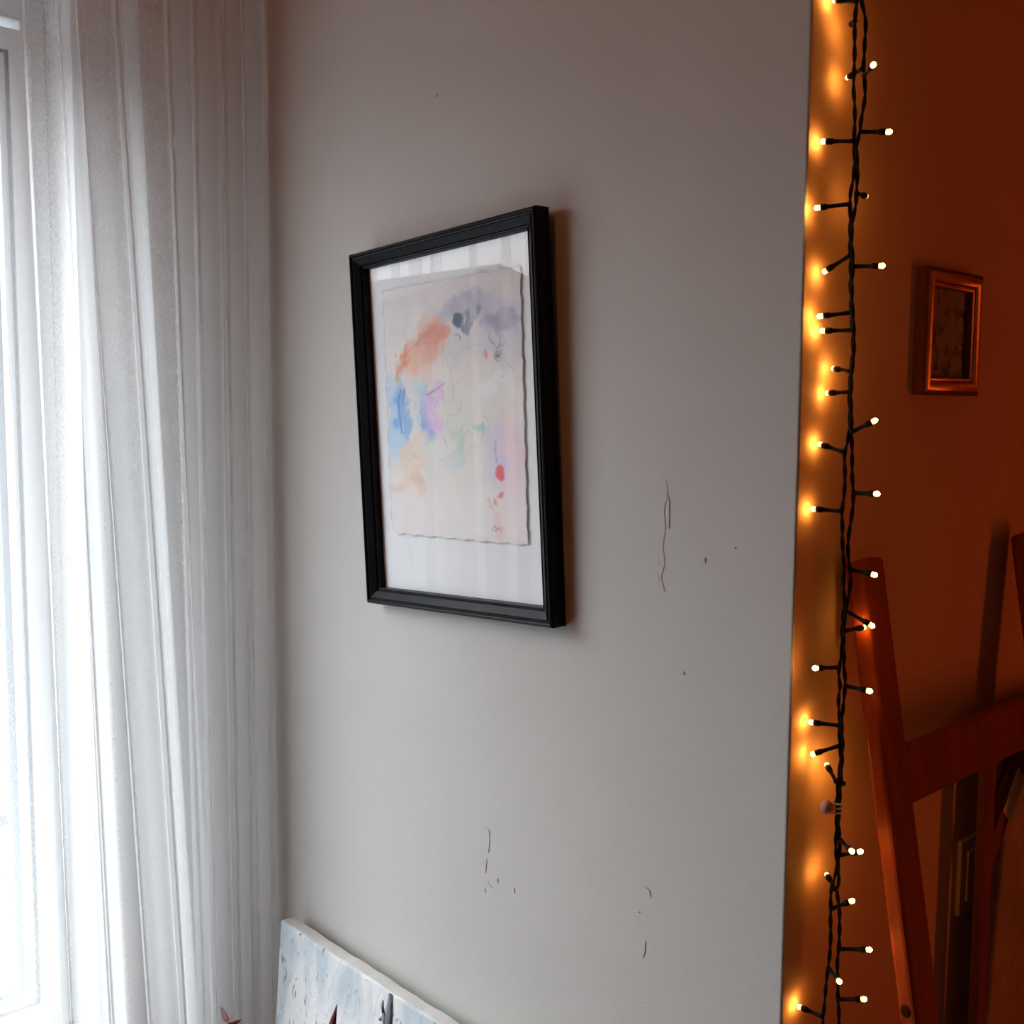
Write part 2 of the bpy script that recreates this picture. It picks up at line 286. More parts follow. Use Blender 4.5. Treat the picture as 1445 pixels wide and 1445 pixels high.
# cracks, dents and the filled patch in the picture wall (thin slivers of broken paint, parts of the wall)
def sliver(name, pts, w, mat, t=0.0006):
    bm = bmesh.new()
    P = [Vector((x, 0, z)) for x, z in pts]; top = []; n = len(P)
    for i, p in enumerate(P):
        d = (P[min(i+1, n-1)]-P[max(i-1, 0)]).normalized(); s = Vector((d.z, 0, -d.x))
        k = w*(0.35+0.65*math.sin(PI*(i+.5)/n))
        top.append([bm.verts.new(p+s*k+Vector((0, -t, 0))), bm.verts.new(p-s*k+Vector((0, -t, 0))), bm.verts.new(p+s*k), bm.verts.new(p-s*k)])
    for a, b in zip(top[:-1], top[1:]):
        bm.faces.new((a[0], a[1], b[1], b[0])); bm.faces.new((a[0], b[0], b[2], a[2])); bm.faces.new((a[1], a[3], b[3], b[1]))
    a = top[0]; bm.faces.new((a[0], a[2], a[3], a[1])); a = top[-1]; bm.faces.new((a[0], a[1], a[3], a[2]))
    bmesh.ops.recalc_face_normals(bm, faces=bm.faces[:])
    return obj(name, bm, mat, wall_back)
patch = [(-.1404, 1.437), (-.1395, 1.425), (-.1445, 1.412), (-.1425, 1.395), (-.1455, 1.378), (-.142, 1.362), (-.1455, 1.35), (-.14, 1.336)]
bm = bmesh.new(); fr = []
for i, (x, z) in enumerate(patch):
    w = .0055*(.5+.5*math.sin(PI*(i+.5)/len(patch)))
    fr.append((bm.verts.new((x-w, -.0004, z)), bm.verts.new((x+w, -.0004, z-.001))))
for a, b in zip(fr[:-1], fr[1:]): bm.faces.new((a[0], b[0], b[1], a[1]))
obj('filler_patch', bm, M['patch'], wall_back, label='pinkish filled patch in the plaster')
sliver('crack', [(-.1388, 1.4225), (-.1348, 1.4222), (-.1334, 1.419), (-.1333, 1.408), (-.1331, 1.4022), (-.1333, 1.394)], .0004, M['crack'])
sliver('crack', [(-.1455, 1.372), (-.1445, 1.366), (-.145, 1.358)], .0004, M['crack'])
sliver('crack', [(-.146, 1.352), (-.144, 1.347), (-.1425, 1.343)], .0004, M['crack'])
sliver('crack', [(-.385, 1.041), (-.3785, 1.0385), (-.3772, 1.033), (-.3774, 1.022), (-.379, 1.013)], .0005, M['crack'])
sliver('crack', [(-.3815, 1.005), (-.3828, .9955), (-.3836, .988)], .0006, M['crack'])
sliver('crack', [(-.3795, .979), (-.372, .974)], .0005, M['crack'])
sliver('crack', [(-.3845, .97), (-.3832, .9655)], .0008, M['dent'])
sliver('crack', [(-.3635, .988), (-.3628, .983)], .0008, M['dent'])
sliver('crack', [(-.3366, .986), (-.336, .981)], .0007, M['dent'])
sliver('crack', [(-.153, 1.049), (-.148, 1.0465), (-.1465, 1.041)], .0006, M['dent'])
sliver('crack', [(-.152, .996), (-.1525, .985), (-.1545, .978)], .0005, M['crack'])
sliver('dent', [(-.1607, 1.022), (-.1601, 1.0203)], .0010, M['dent'])
sliver('dent', [(-.0922, 1.3715), (-.0917, 1.3672)], .0009, M['dent'])
sliver('dent', [(-.1131, 1.265), (-.1124, 1.2618)], .0008, M['dent'])
sliver('dent', [(-.4705, 1.8462), (-.4695, 1.844), (-.470, 1.842)], .0010, M['dent'])
sliver('dent', [(-.060, 1.384), (-.0597, 1.3825)], .0007, M['dent'])

# ------------------------------------------------------------------ window
WX0, WX1 = -1.05, -0.985              # outer frame depth
win = thing('window_1', 'white casement window behind the sheer curtain', None); win['kind'] = 'structure'
def ring(x0, x1, y0, y1, z0, z1, w, bev=.003):
    bm = bmesh.new()
    a = [(y0, z0), (y1, z0), (y1, z1), (y0, z1)]; b = [(y0+w, z0+w), (y1-w, z0+w), (y1-w, z1-w), (y0+w, z1-w)]
    V = [[bm.verts.new((x, y, z)) for (y, z) in L] for x in (x0, x1) for L in (a, b)]
    for k in range(4):
        j = (k+1) % 4
        bm.faces.new((V[0][k], V[0][j], V[1][j], V[1][k])); bm.faces.new((V[2][k], V[3][k], V[3][j], V[2][j]))
        bm.faces.new((V[0][k], V[2][k], V[2][j], V[0][j])); bm.faces.new((V[1][k], V[1][j], V[3][j], V[3][k]))
    bmesh.ops.recalc_face_normals(bm, faces=bm.faces[:])
    if bev: bevel(bm, bev, 2)
    return bm
obj('window_frame', ring(WX0, WX1, OY0, OY1, OZ0, OZ1, .03), M['pvc'], win)
ymid = OY0+.05
for (a, b) in ((OY0+.022, OY1-.022),):
    z0, z1 = OZ0+.022, OZ1-.045
    sash = obj('sash', ring(WX0-.0, WX1+.012, a, b, z0, z1, .030), M['pvc'], win)
    obj('gasket', ring(WX1+.0085, WX1+.0125, a+.0285, b-.0285, z0+.0285, z1-.0285, .0036, 0), M['gasket'], sash)
    obj('glazing_bead', ring(WX1-.01, WX1+.009, a+.0300, b-.0300, z0+.0300, z1-.0300, .011, .002), M['pvc'], sash)
    obj('spacer', ring(WX1-.028, WX1-.0105, a+.036, b-.036, z0+.036, z1-.036, .013, 0), M['spacer'], sash)
    bm = bmesh.new(); box(bm, WX1-.024, WX1-.020, a+.035, b-.035, z0+.035, z1-.035)
    bm2 = grid_plane(1, 1, 0, 1, 0, 1); bm2.free()
    # a single-surface pane keeps the sheet thin
    bm.free(); bm = bmesh.new()
    vs = [bm.verts.new((WX1-.022, y, z)) for y, z in ((a+.035, z0+.035), (b-.035, z0+.035), (b-.035, z1-.035), (a+.035, z1-.035))]
    bm.faces.new(vs); obj('pane', bm, M['glass'], sash)
hb = bbox(WX1+.012, WX1+.045, ymid+.02, ymid+.038, 1.28, 1.42, .005); obj('window_handle', hb, M['pvc'], win)

# ------------------------------------------------------------------ outside, seen pale through the sheer
G = -4.2
M['asphalt'] = plain('dark_asphalt', (0.022, 0.026, 0.030), 0.7, noise=.12, nscale=.5, spec=.04)  # outdoor colours set very dark to keep the view from clipping
M['render_w'] = plain('grey_render', (0.058, 0.070, 0.082), 0.85, noise=.04, nscale=1.5, spec=.04)
M['rooftile'] = plain('grey_roof', (0.026, 0.032, 0.04), 0.7, noise=.12, nscale=3, spec=.04)
M['darkpane'] = plain('house_window_glass', (0.03, 0.035, 0.045), 0.15, noise=.05)
M['pink'] = plain('faded_pink_roof', (0.055, 0.026, 0.028), 0.7, noise=.08, nscale=2, spec=.04)
M['kerb'] = plain('kerb_stone', (0.012, 0.014, 0.016), 0.8, noise=.1, nscale=4, spec=.04)
bm = bmesh.new(); box(bm, -90, -1.6, -60, 40, G-.3, G); obj('ground', bm, M['asphalt'], kind='structure')
bm = bmesh.new(); box(bm, -15.6, -14.9, -40, 30, G, G+.14); obj('kerb', bm, M['kerb'], kind='structure')
def house(x0, x1, y0, y1, h, rh, label, nwin, rows):
    h += G
    t = thing('house', label, 'house', ((x0+x1)/2, (y0+y1)/2, G))
    ox, oy, oz = t.location
    bm = bmesh.new(); box(bm, x0-ox, x1-ox, y0-oy, y1-oy, 0, h-oz); obj('house_wall', bm, M['render_w'], t)
    bm = bmesh.new(); e = .35; ym = (y0+y1)/2-oy
    pr = [(y0-oy-e, h-oz-.05), (ym, h-oz+rh), (y1-oy+e, h-oz-.05)]
    L = [[bm.verts.new((x-ox, y, z)) for y, z in pr] for x in (x0-e, x1+e)]
    bm.faces.new(L[0]); bm.faces.new(L[1][::-1])
    for k in range(3): bm.faces.new((L[0][k], L[1][k], L[1][(k+1) % 3], L[0][(k+1) % 3]))
    bmesh.ops.recalc_face_normals(bm, faces=bm.faces[:]); obj('roof', bm, M['rooftile'], t)
    for r in range(rows):
        for k in range(nwin):
            yc = (y0-oy)+(k+.5)*(y1-y0)/nwin; zc = 1.6+r*2.7
            w = obj('house_window', bbox(x1-ox-.02, x1-ox+.06, yc-.55, yc+.55, zc-.65, zc+.65, 0), M['pvc'], t)
            obj('house_pane', bbox(x1-ox+.055, x1-ox+.075, yc-.47, yc+.47, zc-.57, zc+.57, 0), M['darkpane'], w)
house(-40, -30, 3, 17, 2.9, 1.5, 'low pale house across the road, seen through the sheer curtain', 5, 1)
house(-34, -26, -33, -13, 6.4, 3.0, 'tall gabled house down the road, seen only as a reflection', 3, 0)
house(-52, -44, -8, 2.5, 3.2, 1.6, 'distant pale house behind the road, left of the low one', 4, 1)
sh = thing('shed', 'low shed with a faded pink roof seen low through the window', 'shed', (-8.1, 2.2, G))
bm = bmesh.new(); box(bm, -.36, .36, -2.8, 2.8, 0, 1.2); obj('shed_wall', bm, M['render_w'], sh)
bm = bmesh.new(); box(bm, -.45, .45, -3, 3, 1.2, 1.3); obj('shed_roof', bm, M['pink'], sh)

# ------------------------------------------------------------------ sheer curtain
def sheer():
    N = Nodes('white_sheer_voile'); N.n.remove(N.b)
    tr = N.add('ShaderNodeBsdfTransparent'); df = N.add('ShaderNodeBsdfDiffuse'); tl = N.add('ShaderNodeBsdfTranslucent')
    df.inputs['Color'].default_value = (.96, .97, .98, 1); tl.inputs['Color'].default_value = (.96, .97, .98, 1)
    m1 = N.add('ShaderNodeMixShader'); m1.inputs[0].default_value = .65
    N.link(df.outputs[0], m1.inputs[1]); N.link(tl.outputs[0], m1.inputs[2])
    lw = N.add('ShaderNodeLayerWeight'); lw.inputs['Blend'].default_value = .5
    tc = N.add('ShaderNodeTexCoord'); no = N.add('ShaderNodeTexNoise'); no.inputs['Scale'].default_value = 900
    mp = N.add('ShaderNodeMapping'); mp.inputs['Scale'].default_value = (1, 1, .25)
    N.link(tc.outputs['Object'], mp.inputs[0]); N.link(mp.outputs[0], no.inputs['Vector'])
    mr = N.add('ShaderNodeMapRange'); N.link(lw.outputs['Facing'], mr.inputs[0]); mr.inputs[3].default_value = SHEER0; mr.inputs[4].default_value = SHEER1
    ad = N.add('ShaderNodeMath', operation='MULTIPLY_ADD'); N.link(no.outputs['Fac'], ad.inputs[0]); ad.inputs[1].default_value = .12; N.link(mr.outputs[0], ad.inputs[2])
    ad.use_clamp = True
    m2 = N.add('ShaderNodeMixShader'); N.link(ad.outputs[0], m2.inputs[0]); N.link(tr.outputs[0], m2.inputs[1]); N.link(m1.outputs[0], m2.inputs[2])
    N.link(m2.outputs[0], N.out.inputs['Surface'])
    return N.m
SHEER0, SHEER1 = .065, .62
M['sheer'] = sheer()
rng = random.Random(11)
ZT, ZB = 2.52, 0.06
folds = []; y = -0.004
while y > -1.78:
    near = y > -.30                       # gathered towards the corner, drawn almost flat across the window
    s = rng.uniform(.020, .046) if near else rng.uniform(.05, .09)
    o = rng.choice((.008, .014, .020, .030))*rng.uniform(.7, 1.2) if near else rng.uniform(0, .002)
    if y > -.13: o *= .45
    folds.append((y, s, o, rng.uniform(-.004, .004), rng.uniform(0, 6.28), rng.uniform(.6, 1.25)))
    y -= s
NV = 46; rows = []
bm = bmesh.new()
for j in range(NV+1):
    t = j/NV; z = ZT+(ZB-ZT)*t
    tt = min(1.3, max(0, (1.98-z)/1.26)); cp = []
    for (y0, s, o, dx, ph, k) in folds:
        ya = y0+.004*math.sin(ph+t*4.0)
        ya += .062*tt*math.exp(-((y0+.19)/.085)**2)*(1 if y0 < -.03 else .3)
        w = s+o*(1+.45*math.sin(ph*1.9+t*3.4)); oo = w-s; k2 = k*(.6+.5*min(1, t*1.5))
        for (yy, xx) in ((ya-.02*w, -.012), (ya-.35*w, -.006), (ya-.70*w, .003), (ya-.97*w, .0105), (ya-w-.0008, .0085), (ya-w+.15*oo, .003), (ya-w+.6*oo, -.006), (ya-w+.97*oo, -.0135)):
            cp.append((yy, -.822+dx+xx*k2+.003*math.sin(ph*2.3+t*6.0)))
    P = np.array(cp)
    for _ in range(2):
        Q = np.empty((2*len(P)-2, 2)); Q[0::2] = P[:-1]*.75+P[1:]*.25; Q[1::2] = P[:-1]*.25+P[1:]*.75; P = Q
    P[:, 0] = np.minimum(P[:, 0], -.004)
    rows.append([bm.verts.new((x_, y_, z)) for y_, x_ in P])
for a, b in zip(rows[:-1], rows[1:]):
    for i in range(len(a)-1): bm.faces.new((a[i], a[i+1], b[i+1], b[i]))
curtain = thing('sheer_curtain', 'long white sheer curtain hanging in soft folds before the window', 'curtain', (0, 0, 0))
obj('curtain_cloth', bm, M['sheer'], curtain, smooth=True)
obj('trim_2', bbox(-.85, -.795, -1.80, -.01, 2.53, 2.60, .004), M['pvc'], kind='structure', label='white curtain track on the ceiling')

# ------------------------------------------------------------------ large framed watercolour
FW, FH = .318, .415
pic = thing('picture_frame', 'large black framed watercolour hanging tilted on the white wall', 'picture',
            (-.4325, 0, 1.4835), (0, 0, 0))
# lean forward 1.1 deg at the top and hang 3 deg askew
pic.rotation_euler = Matrix.Rotation(math.radians(1.15), 3, 'X').to_euler()
pic.matrix_world = Matrix.Translation((-.4325, -.0045, 1.4835)) @ Matrix.Rotation(math.radians(1.15), 4, 'X') @ Matrix.Rotation(math.radians(-3.0), 4, 'Y')
bm = bmesh.new()
picture_moulding(bm, FW, FH, [(0, .0), (0, .0175), (.0012, .0195), (.003, .020), (.0042, .0192), (.0050, .0178), (.0062, .0178), (.0075, .0188), (.0150, .0140), (.0156, .0118), (.0170, .0118), (.0178, .0128), (.0188, .0122), (.0190, .006), (.0190, .0)])
obj('moulding', bm, M['black'], pic)
iw, ih = FW/2-.0175, FH/2-.0175
obj('mount', bbox(-iw, iw, -.0042, -.0022, -ih, ih, 0), M['mount'], pic)
bm = bmesh.new(); vs = [bm.verts.new(p) for p in ((-iw, -.0072, -ih), (iw, -.0072, -ih), (iw, -.0072, ih), (-iw, -.0072, ih))]; bm.faces.new(vs)
obj('glass', bm, M['pglass'], pic)
obj('backing', bbox(-iw, iw, -.0018, .0, -ih, ih, 0), M['softwood'], pic)
# ---- the painting: pigment laid onto a fine sheet
AW, AH = .234, .283
Hm = (0.009169874962388537, -0.0003998491989413607, -4.770254256596958, 0.0008175382580546488, 0.004382913439015196, -2.2280642659516015, 0.0011519586262954279, -0.00015564870139537858)
NX, NZ = 230, 280
uu, vv = np.meshgrid(np.linspace(0, 1, NX+1), np.linspace(1, 0, NZ+1))
# work in a 195 x 365 sketch grid (x across, y down)
sx, sy = uu*195, vv*365
def uv(px, py):
    w = Hm[6]*px+Hm[7]*py+1
    return (Hm[0]*px+Hm[1]*py+Hm[2])/w*195, (Hm[3]*px+Hm[4]*py+Hm[5])/w*365
nrg = np.random.RandomState(4)
def fnoise(cx, cy):
    g = nrg.rand(cy+2, cx+2); X = uu*cx; Y = vv*cy; i = X.astype(int); j = Y.astype(int); fx = X-i; fy = Y-j
    fx = fx*fx*(3-2*fx); fy = fy*fy*(3-2*fy)
    return (g[j, i]*(1-fx)+g[j, i+1]*fx)*(1-fy)+(g[j+1, i]*(1-fx)+g[j+1, i+1]*fx)*fy
n_a, n_b, n_c = fnoise(12, 18), fnoise(30, 45), fnoise(70, 100)
wx = (fnoise(16, 20)-.5)*16+(fnoise(45, 60)-.5)*8; wy = (fnoise(16, 20)-.5)*20+(fnoise(45, 60)-.5)*9
img = np.ones(sx.shape+(3,))*np.array([212, 206, 205.])
img += ((n_a-.5)*10)[..., None]+((n_b-.5)*6)[..., None]
def blob(px, py, rx, ry, col, a, soft=.5, rot=0, warp=1.0):
    cx, cy = uv(px, py); dx = sx-cx+wx*warp; dy = sy-cy+wy*warp
    c, s = math.cos(rot), math.sin(rot); x = dx*c+dy*s; y = -dx*s+dy*c
    d = np.sqrt((x/rx)**2+(y/ry)**2); k = np.clip((1+soft-d)/(2*soft), 0, 1); k = k*k*(3-2*k)*a*(.72+.5*n_b)
    k = np.clip(k, 0, 1)[..., None]; img[:] = img*(1-k)+np.array(col, float)*k
def stroke(pts, w, col, a):
    Q = [uv(*p) for p in pts]; d = np.full(sx.shape, 1e9)
    for (x0, y0), (x1, y1) in zip(Q[:-1], Q[1:]):
        L = max(1e-6, (x1-x0)**2+(y1-y0)**2); t = np.clip(((sx-x0)*(x1-x0)+(sy-y0)*(y1-y0))/L, 0, 1)
        d = np.minimum(d, np.hypot(sx-x0-t*(x1-x0)+wx*.12, sy-y0-t*(y1-y0)+wy*.12))
    k = (np.clip(1.3-d/w, 0, 1)*a*(.6+.6*n_c)); k = np.clip(k, 0, 1)[..., None]; img[:] = img*(1-k)+np.array(col, float)*k
blob(655, 400, 110, 30, (206, 200, 202), .6); blob(640, 620, 60, 90, (212, 209, 200), .5)
blob(665, 545, 60, 80, (214, 208, 200), .45)
blob(702, 440, 38, 26, (178, 176, 194), .65); blob(678, 476, 42, 22, (190, 187, 199), .6); blob(718, 475, 20, 34, (188, 186, 200), .55)
blob(650, 432, 34, 16, (150, 152, 178), .65); blob(690, 452, 16, 12, (128, 130, 160), .7); blob(712, 445, 20, 10, (140, 142, 168), .6); blob(630, 500, 20, 16, (190, 186, 190), .4)
blob(644, 451, 7, 10, (66, 76, 100), 1.0, .25, 0, .3); blob(655, 452, 6, 12, (104, 110, 136), .8, .4); blob(671, 436, 4, 5, (110, 112, 140), .8, .4, 0, .4)
blob(600, 485, 27, 38, (216, 152, 130), .85, .35, .45); blob(610, 470, 16, 24, (206, 122, 98), .75, .4, .5); blob(567, 512, 9, 24, (220, 132, 92), .9, .4, .32)
blob(586, 500, 7, 26, (226, 170, 140), .6, .5, .3); blob(602, 525, 20, 14, (226, 186, 166), .7); blob(590, 478, 6, 14, (182, 126, 112), .5)
blob(556, 585, 13, 55, (150, 188, 226), .9, .4); blob(566, 575, 12, 38, (98, 152, 212), .85, .45); blob(572, 600, 9, 24, (118, 164, 216), .7); blob(556, 625, 14, 22, (170, 198, 226), .7)
stroke([(564, 548), (562, 575), (566, 610)], 1.6, (60, 100, 178), .8); stroke([(570, 548), (568, 570)], 1.4, (70, 108, 180), .7)
blob(593, 570, 12, 36, (176, 196, 206), .8); blob(600, 585, 8, 34, (140, 160, 216), .7); blob(603, 600, 6, 22, (120, 146, 210), .6)
blob(613, 575, 10, 36, (206, 170, 216), .8, .35); stroke([(602, 556), (624, 541)], 1.8, (172, 110, 180), .9); stroke([(622, 543), (626, 575)], 1.2, (180, 130, 186), .7)
blob(635, 580, 14, 36, (206, 202, 192), .6); blob(645, 600, 20, 30, (198, 208, 198), .5); blob(648, 625, 9, 24, (160, 198, 172), .6); blob(678, 603, 7, 10, (146, 190, 184), .65); blob(640, 650, 14, 16, (182, 200, 206), .5)
blob(700, 535, 7, 18, (234, 236, 242), .85, .4, .6); blob(686, 545, 8, 10, (232, 234, 240), .5)
blob(578, 655, 15, 40, (216, 192, 172), .75); blob(562, 690, 14, 12, (214, 184, 162), .8); blob(588, 680, 7, 18, (206, 166, 146), .7); blob(590, 632, 12, 26, (216, 190, 168), .6); blob(602, 640, 10, 30, (196, 206, 210), .45)
blob(718, 640, 18, 50, (230, 188, 198), .8); blob(696, 640, 12, 44, (190, 188, 216), .7); blob(708, 715, 16, 34, (232, 198, 200), .8); blob(728, 715, 10, 30, (224, 200, 214), .6)
blob(704, 665, 5, 10, (214, 58, 66), 1.0, .25, 0, .25); blob(706, 693, 4, 4, (216, 96, 96), .9, .4, 0, .4); blob(700, 704, 3.2, 5, (214, 92, 92), .9, .4, 0, .4)
blob(697, 728, 5, 24, (222, 160, 160), .8, .4, -.3); stroke([(688, 702), (694, 715)], 2, (206, 120, 116), .7); stroke([(698, 620), (699, 650)], 1.4, (128, 112, 160), .8)
blob(684, 497, 3, 6, (206, 110, 112), .8, .4, 0, .3); blob(640, 720, 80, 34, (216, 211, 209), .6); blob(580, 735, 30, 30, (210, 204, 206), .5)
# pencil arcs
for k in range(16):
    cx = 575+nrg.rand()*110; cy = 545+nrg.rand()*100; r = 4+nrg.rand()*12; a0 = nrg.rand()*6.28
    stroke([(cx+r*math.cos(a0+i*.5), cy+r*1.5*math.sin(a0+i*.5)) for i in range(7)], .8, (150, 148, 150), .38)
for k in range(10):
    cx = 640+nrg.rand()*80; cy = 440+nrg.rand()*40; r = 3+nrg.rand()*8; a0 = nrg.rand()*6.28
    stroke([(cx+r*math.cos(a0+i*.5), cy+r*1.5*math.sin(a0+i*.5)) for i in range(6)], .9, (104, 106, 132), .5)
stroke([(560, 528), (575, 497), (598, 470), (622, 449)], .9, (150, 110, 100), .4); stroke([(593, 485), (597, 545)], .8, (170, 140, 130), .5); stroke([(623, 450), (624, 545)], .8, (160, 150, 150), .4)
stroke([(640, 505), (652, 490), (668, 484), (700, 490), (722, 520)], .9, (168, 164, 170), .55); stroke([(632, 475), (634, 520), (640, 560)], .9, (170, 164, 166), .4)
for k in range(80):
    a0 = k*.5; r = 1+k*.085; cx, cy = 700+r*.8*math.cos(a0), 497+r*1.9*math.sin(a0)*(.8)+nrg.rand()*3-(6 if k > 60 else 0)
    X, Y = uv(cx, cy); d = np.hypot(sx-X, sy-Y); kk = np.clip(1.3-d/.8, 0, 1)[..., None]*.6; img[:] = img*(1-kk)+np.array([74, 76, 92])*kk
stroke([(693, 745), (697, 739), (701, 742), (697, 746), (704, 742), (706, 746)], 1.0, (130, 112, 124), .8)
# edge shade painted along the torn rim of the sheet
rim = np.minimum(np.minimum(uu*195, (1-uu)*195), np.minimum(vv*365, (1-vv)*365))
img *= (1-.16*np.clip(1-rim/1.3, 0, 1))[..., None]
img = img*.80+np.array([211, 206, 206.])*.20  # haze of the glass blended into the pigment
lin = np.where(img/255 <= .04045, img/255/12.92, ((img/255+.055)/1.055)**2.4); lin = np.clip(lin*1.30, 0, .9)
# deckled outline: push the rim vertices by a little noise, bottom-left corner torn
ax0 = -.1335+.0265-.006; az1 = ih-.022
bm = grid_plane(NX, NZ, 0, AW, 0, AH)
for v_ in bm.verts:
    a, b = v_.co.x/AW, v_.co.z/AH
    e = .0008
    if a < .004 or a > .996: v_.co.x += e*math.sin(b*60)+e*.7*math.sin(b*143+1)
    if b < .004 or b > .996: v_.co.z += e*math.sin(a*50+2)+e*.6*math.sin(a*131)
    if a < .05 and b < .06:
        s_ = max(0, .06-b)/.06; v_.co.x += .006*s_*s_
    v_.co.y = -.0008-.0006*abs(math.sin(a*7))*(1-b)
bm.verts.ensure_lookup_table()
art = obj('watercolour', bm, vcol('watercolour_pigment', .9), pic, label='loose pastel watercolour with orange, blue and grey patches')
art.location = (-.1335+.0, -.0046, az1-AH+.001); art.location.x = -iw+.0225; art.location.z -= .0085; art.location.y -= .0006; art.rotation_euler = (0, math.radians(1.2), 0)
ca = art.data.color_attributes.new('Col', 'FLOAT_COLOR', 'POINT')
# grid_plane rows run bottom to top, the sketch rows run bottom (v=1) to top as well
ca.data.foreach_set('color', np.concatenate([lin, np.ones(lin.shape[:2]+(1,))], 2).reshape(-1).astype(np.float32))

# ------------------------------------------------------------------ stretched canvas leaning on the wall
cv = thing('stretched_canvas', 'unframed pale blue canvas leaning against the white wall under the black picture', 'painting', (-.763, -.075, 0))
cv.rotation_euler = (math.radians(-4.3), 0, 0)
CW, CH = .66, .8100
M['canvas'] = None
def canvas_paint():
    N = Nodes('pale_winter_canvas'); b = N.b; b.inputs['Roughness'].default_value = .75
    tc = N.add('ShaderNodeTexCoord'); mp = N.add('ShaderNodeMapping'); mp.inputs['Scale'].default_value = (1.0, 1, .42); N.link(tc.outputs['Object'], mp.inputs[0])
    n1 = N.add('ShaderNodeTexNoise'); n1.inputs['Scale'].default_value = 95; n1.inputs['Detail'].default_value = 3; n1.inputs['Distortion'].default_value = 1.2
    n2 = N.add('ShaderNodeTexNoise'); n2.inputs['Scale'].default_value = 16; n2.inputs['Detail'].default_value = 4; n2.inputs['Distortion'].default_value = .8
    for n_ in (n1, n2): N.link(mp.outputs[0], n_.inputs['Vector'])
    r2 = N.add('ShaderNodeValToRGB'); r2.color_ramp.elements[0].position = .44; r2.color_ramp.elements[1].position = .60
    r2.color_ramp.elements[0].color = (.72, .73, .73, 1); r2.color_ramp.elements[1].color = (.47, .55, .60, 1)
    N.link(n2.outputs['Fac'], r2.inputs[0])
    r1 = N.add('ShaderNodeValToRGB'); r1.color_ramp.elements[0].position = .63; r1.color_ramp.elements[1].position = .68
    N.link(n1.outputs['Fac'], r1.inputs[0])
    mx = N.add('ShaderNodeMix', data_type='RGBA'); mx.inputs['B'].default_value = (.18, .24, .29, 1)
    N.link(r1.outputs[0], mx.inputs['Factor']); N.link(r2.outputs[0], mx.inputs[6]); mx.inputs[7].default_value = (.20, .26, .32, 1)
    N.link(mx.outputs[2], b.inputs['Base Color'])
    bp = N.add('ShaderNodeBump'); bp.inputs['Strength'].default_value = .8; bp.inputs['Distance'].default_value = .002
    N.link(n1.outputs['Fac'], bp.inputs['Height']); N.link(bp.outputs[0], b.inputs['Normal'])
    return N.m
M['canvas'] = canvas_paint()
M['canvas_edge'] = plain('primed_canvas_edge', (.66, .64, .62), .85, noise=.06, nscale=60, bump=.4, bscale=400)
bm = bmesh.new(); box(bm, 0, CW, -.022, 0, 0, CH); bevel(bm, .0035, 3)
bmesh.ops.subdivide_edges(bm, edges=[e for e in bm.edges if e.calc_length() > .3], cuts=40, use_grid_fill=True)
for v_ in bm.verts:
    if v_.co.z > CH-.03: v_.co.z += .0005*math.sin(v_.co.x*41)+.0006*math.sin(v_.co.x*117+1)
for f in bm.faces:
    f.material_index = 0 if f.normal.y < -.7 else 1
obj('canvas_body', bm, [M['canvas'], M['canvas_edge']], cv, smooth=False)
# thickly painted bare tree trunk, raised off the canvas
def at_canvas(x, z): return (x+.772, -.0235, z)      # along the tilted face
bm = bmesh.new()
T = [(.2570, .40), (.2545, .60), (.2520, .70), (.2500, .765), (.2505, .790), (.2510, .8080)]
tube(bm, [(x, -.0222, z) for x, z in T], [.011, .0095, .0082, .0068, .0062, .0036], 10)
tube(bm, [(.2500, -.0225, .755), (.2430, -.0235, .772), (.2385, -.0235, .781)], [.0045, .004, .0022], 7)
tube(bm, [(.2425, -.0232, .773), (.2365, -.0232, .7735), (.2315, -.0232, .769)], [.0032, .0025, .0012], 6)
tube(bm, [(.2395, -.0235, .779), (.2365, -.0235, .788), (.2365, -.0235, .795)], [.0026, .0018, .0009], 6)
tube(bm, [(.2525, -.0232, .748), (.2590, -.0238, .757), (.2612, -.0238, .764)], [.0038, .0028, .0016], 6)
for v_ in bm.verts:
    v_.co.y = -.022+(v_.co.y+.022)*.55; v_.co.x += .0005; v_.co += Vector((random.uniform(-1, 1), 0, random.uniform(-1, 1)))*.0004
obj('painted_trunk', bm, M['trunkpaint'], cv, smooth=True, label='grey-blue bare trunk in thick paint')

# ------------------------------------------------------------------ plants on a stool, only their tips in view
st = thing('stool', 'small wooden plant stool below the canvas', 'stool', (-.50, -.25, 0))
bm = bmesh.new(); tube(bm, [(0, 0, .43), (0, 0, .455)], .17, 28); bevel(bm, .004, 2); obj('seat', bm, M['softwood'], st)
for k in range(4):
    a = PI/4+k*PI/2; bm = bmesh.new(); tube(bm, [(.13*math.cos(a), .13*math.sin(a), 0), (.10*math.cos(a), .10*math.sin(a), .432)], [.011, .014], 8); obj('leg', bm, M['softwood'], st)
def leaf(bm, base, tip, width, curl=.0, nrm=Vector((.5, -.8, .2)), n=8):
    base, tip = Vector(base), Vector(tip); ax = (tip-base); L = ax.length; ax.normalize(); s = ax.cross(nrm).normalized(); up = s.cross(ax).normalized()
    pr = None
    for i in range(n+1):
        t = i/n; w = width*(math.sin(PI*min(1, t*.94+.06))**.8)*(1-.35*t) if i < n else 0.0004
        c = base+ax*L*t+up*curl*L*math.sin(PI*t*.5)**2
        row = [bm.verts.new(c+s*w+up*w*.35), bm.verts.new(c-up*.0002), bm.verts.new(c-s*w+up*w*.35), bm.verts.new(c-up*.0009)]
        if pr:
            for k in range(4): bm.faces.new((pr[k], pr[(k+1) % 4], row[(k+1) % 4], row[k]))
        pr = row
    return bm
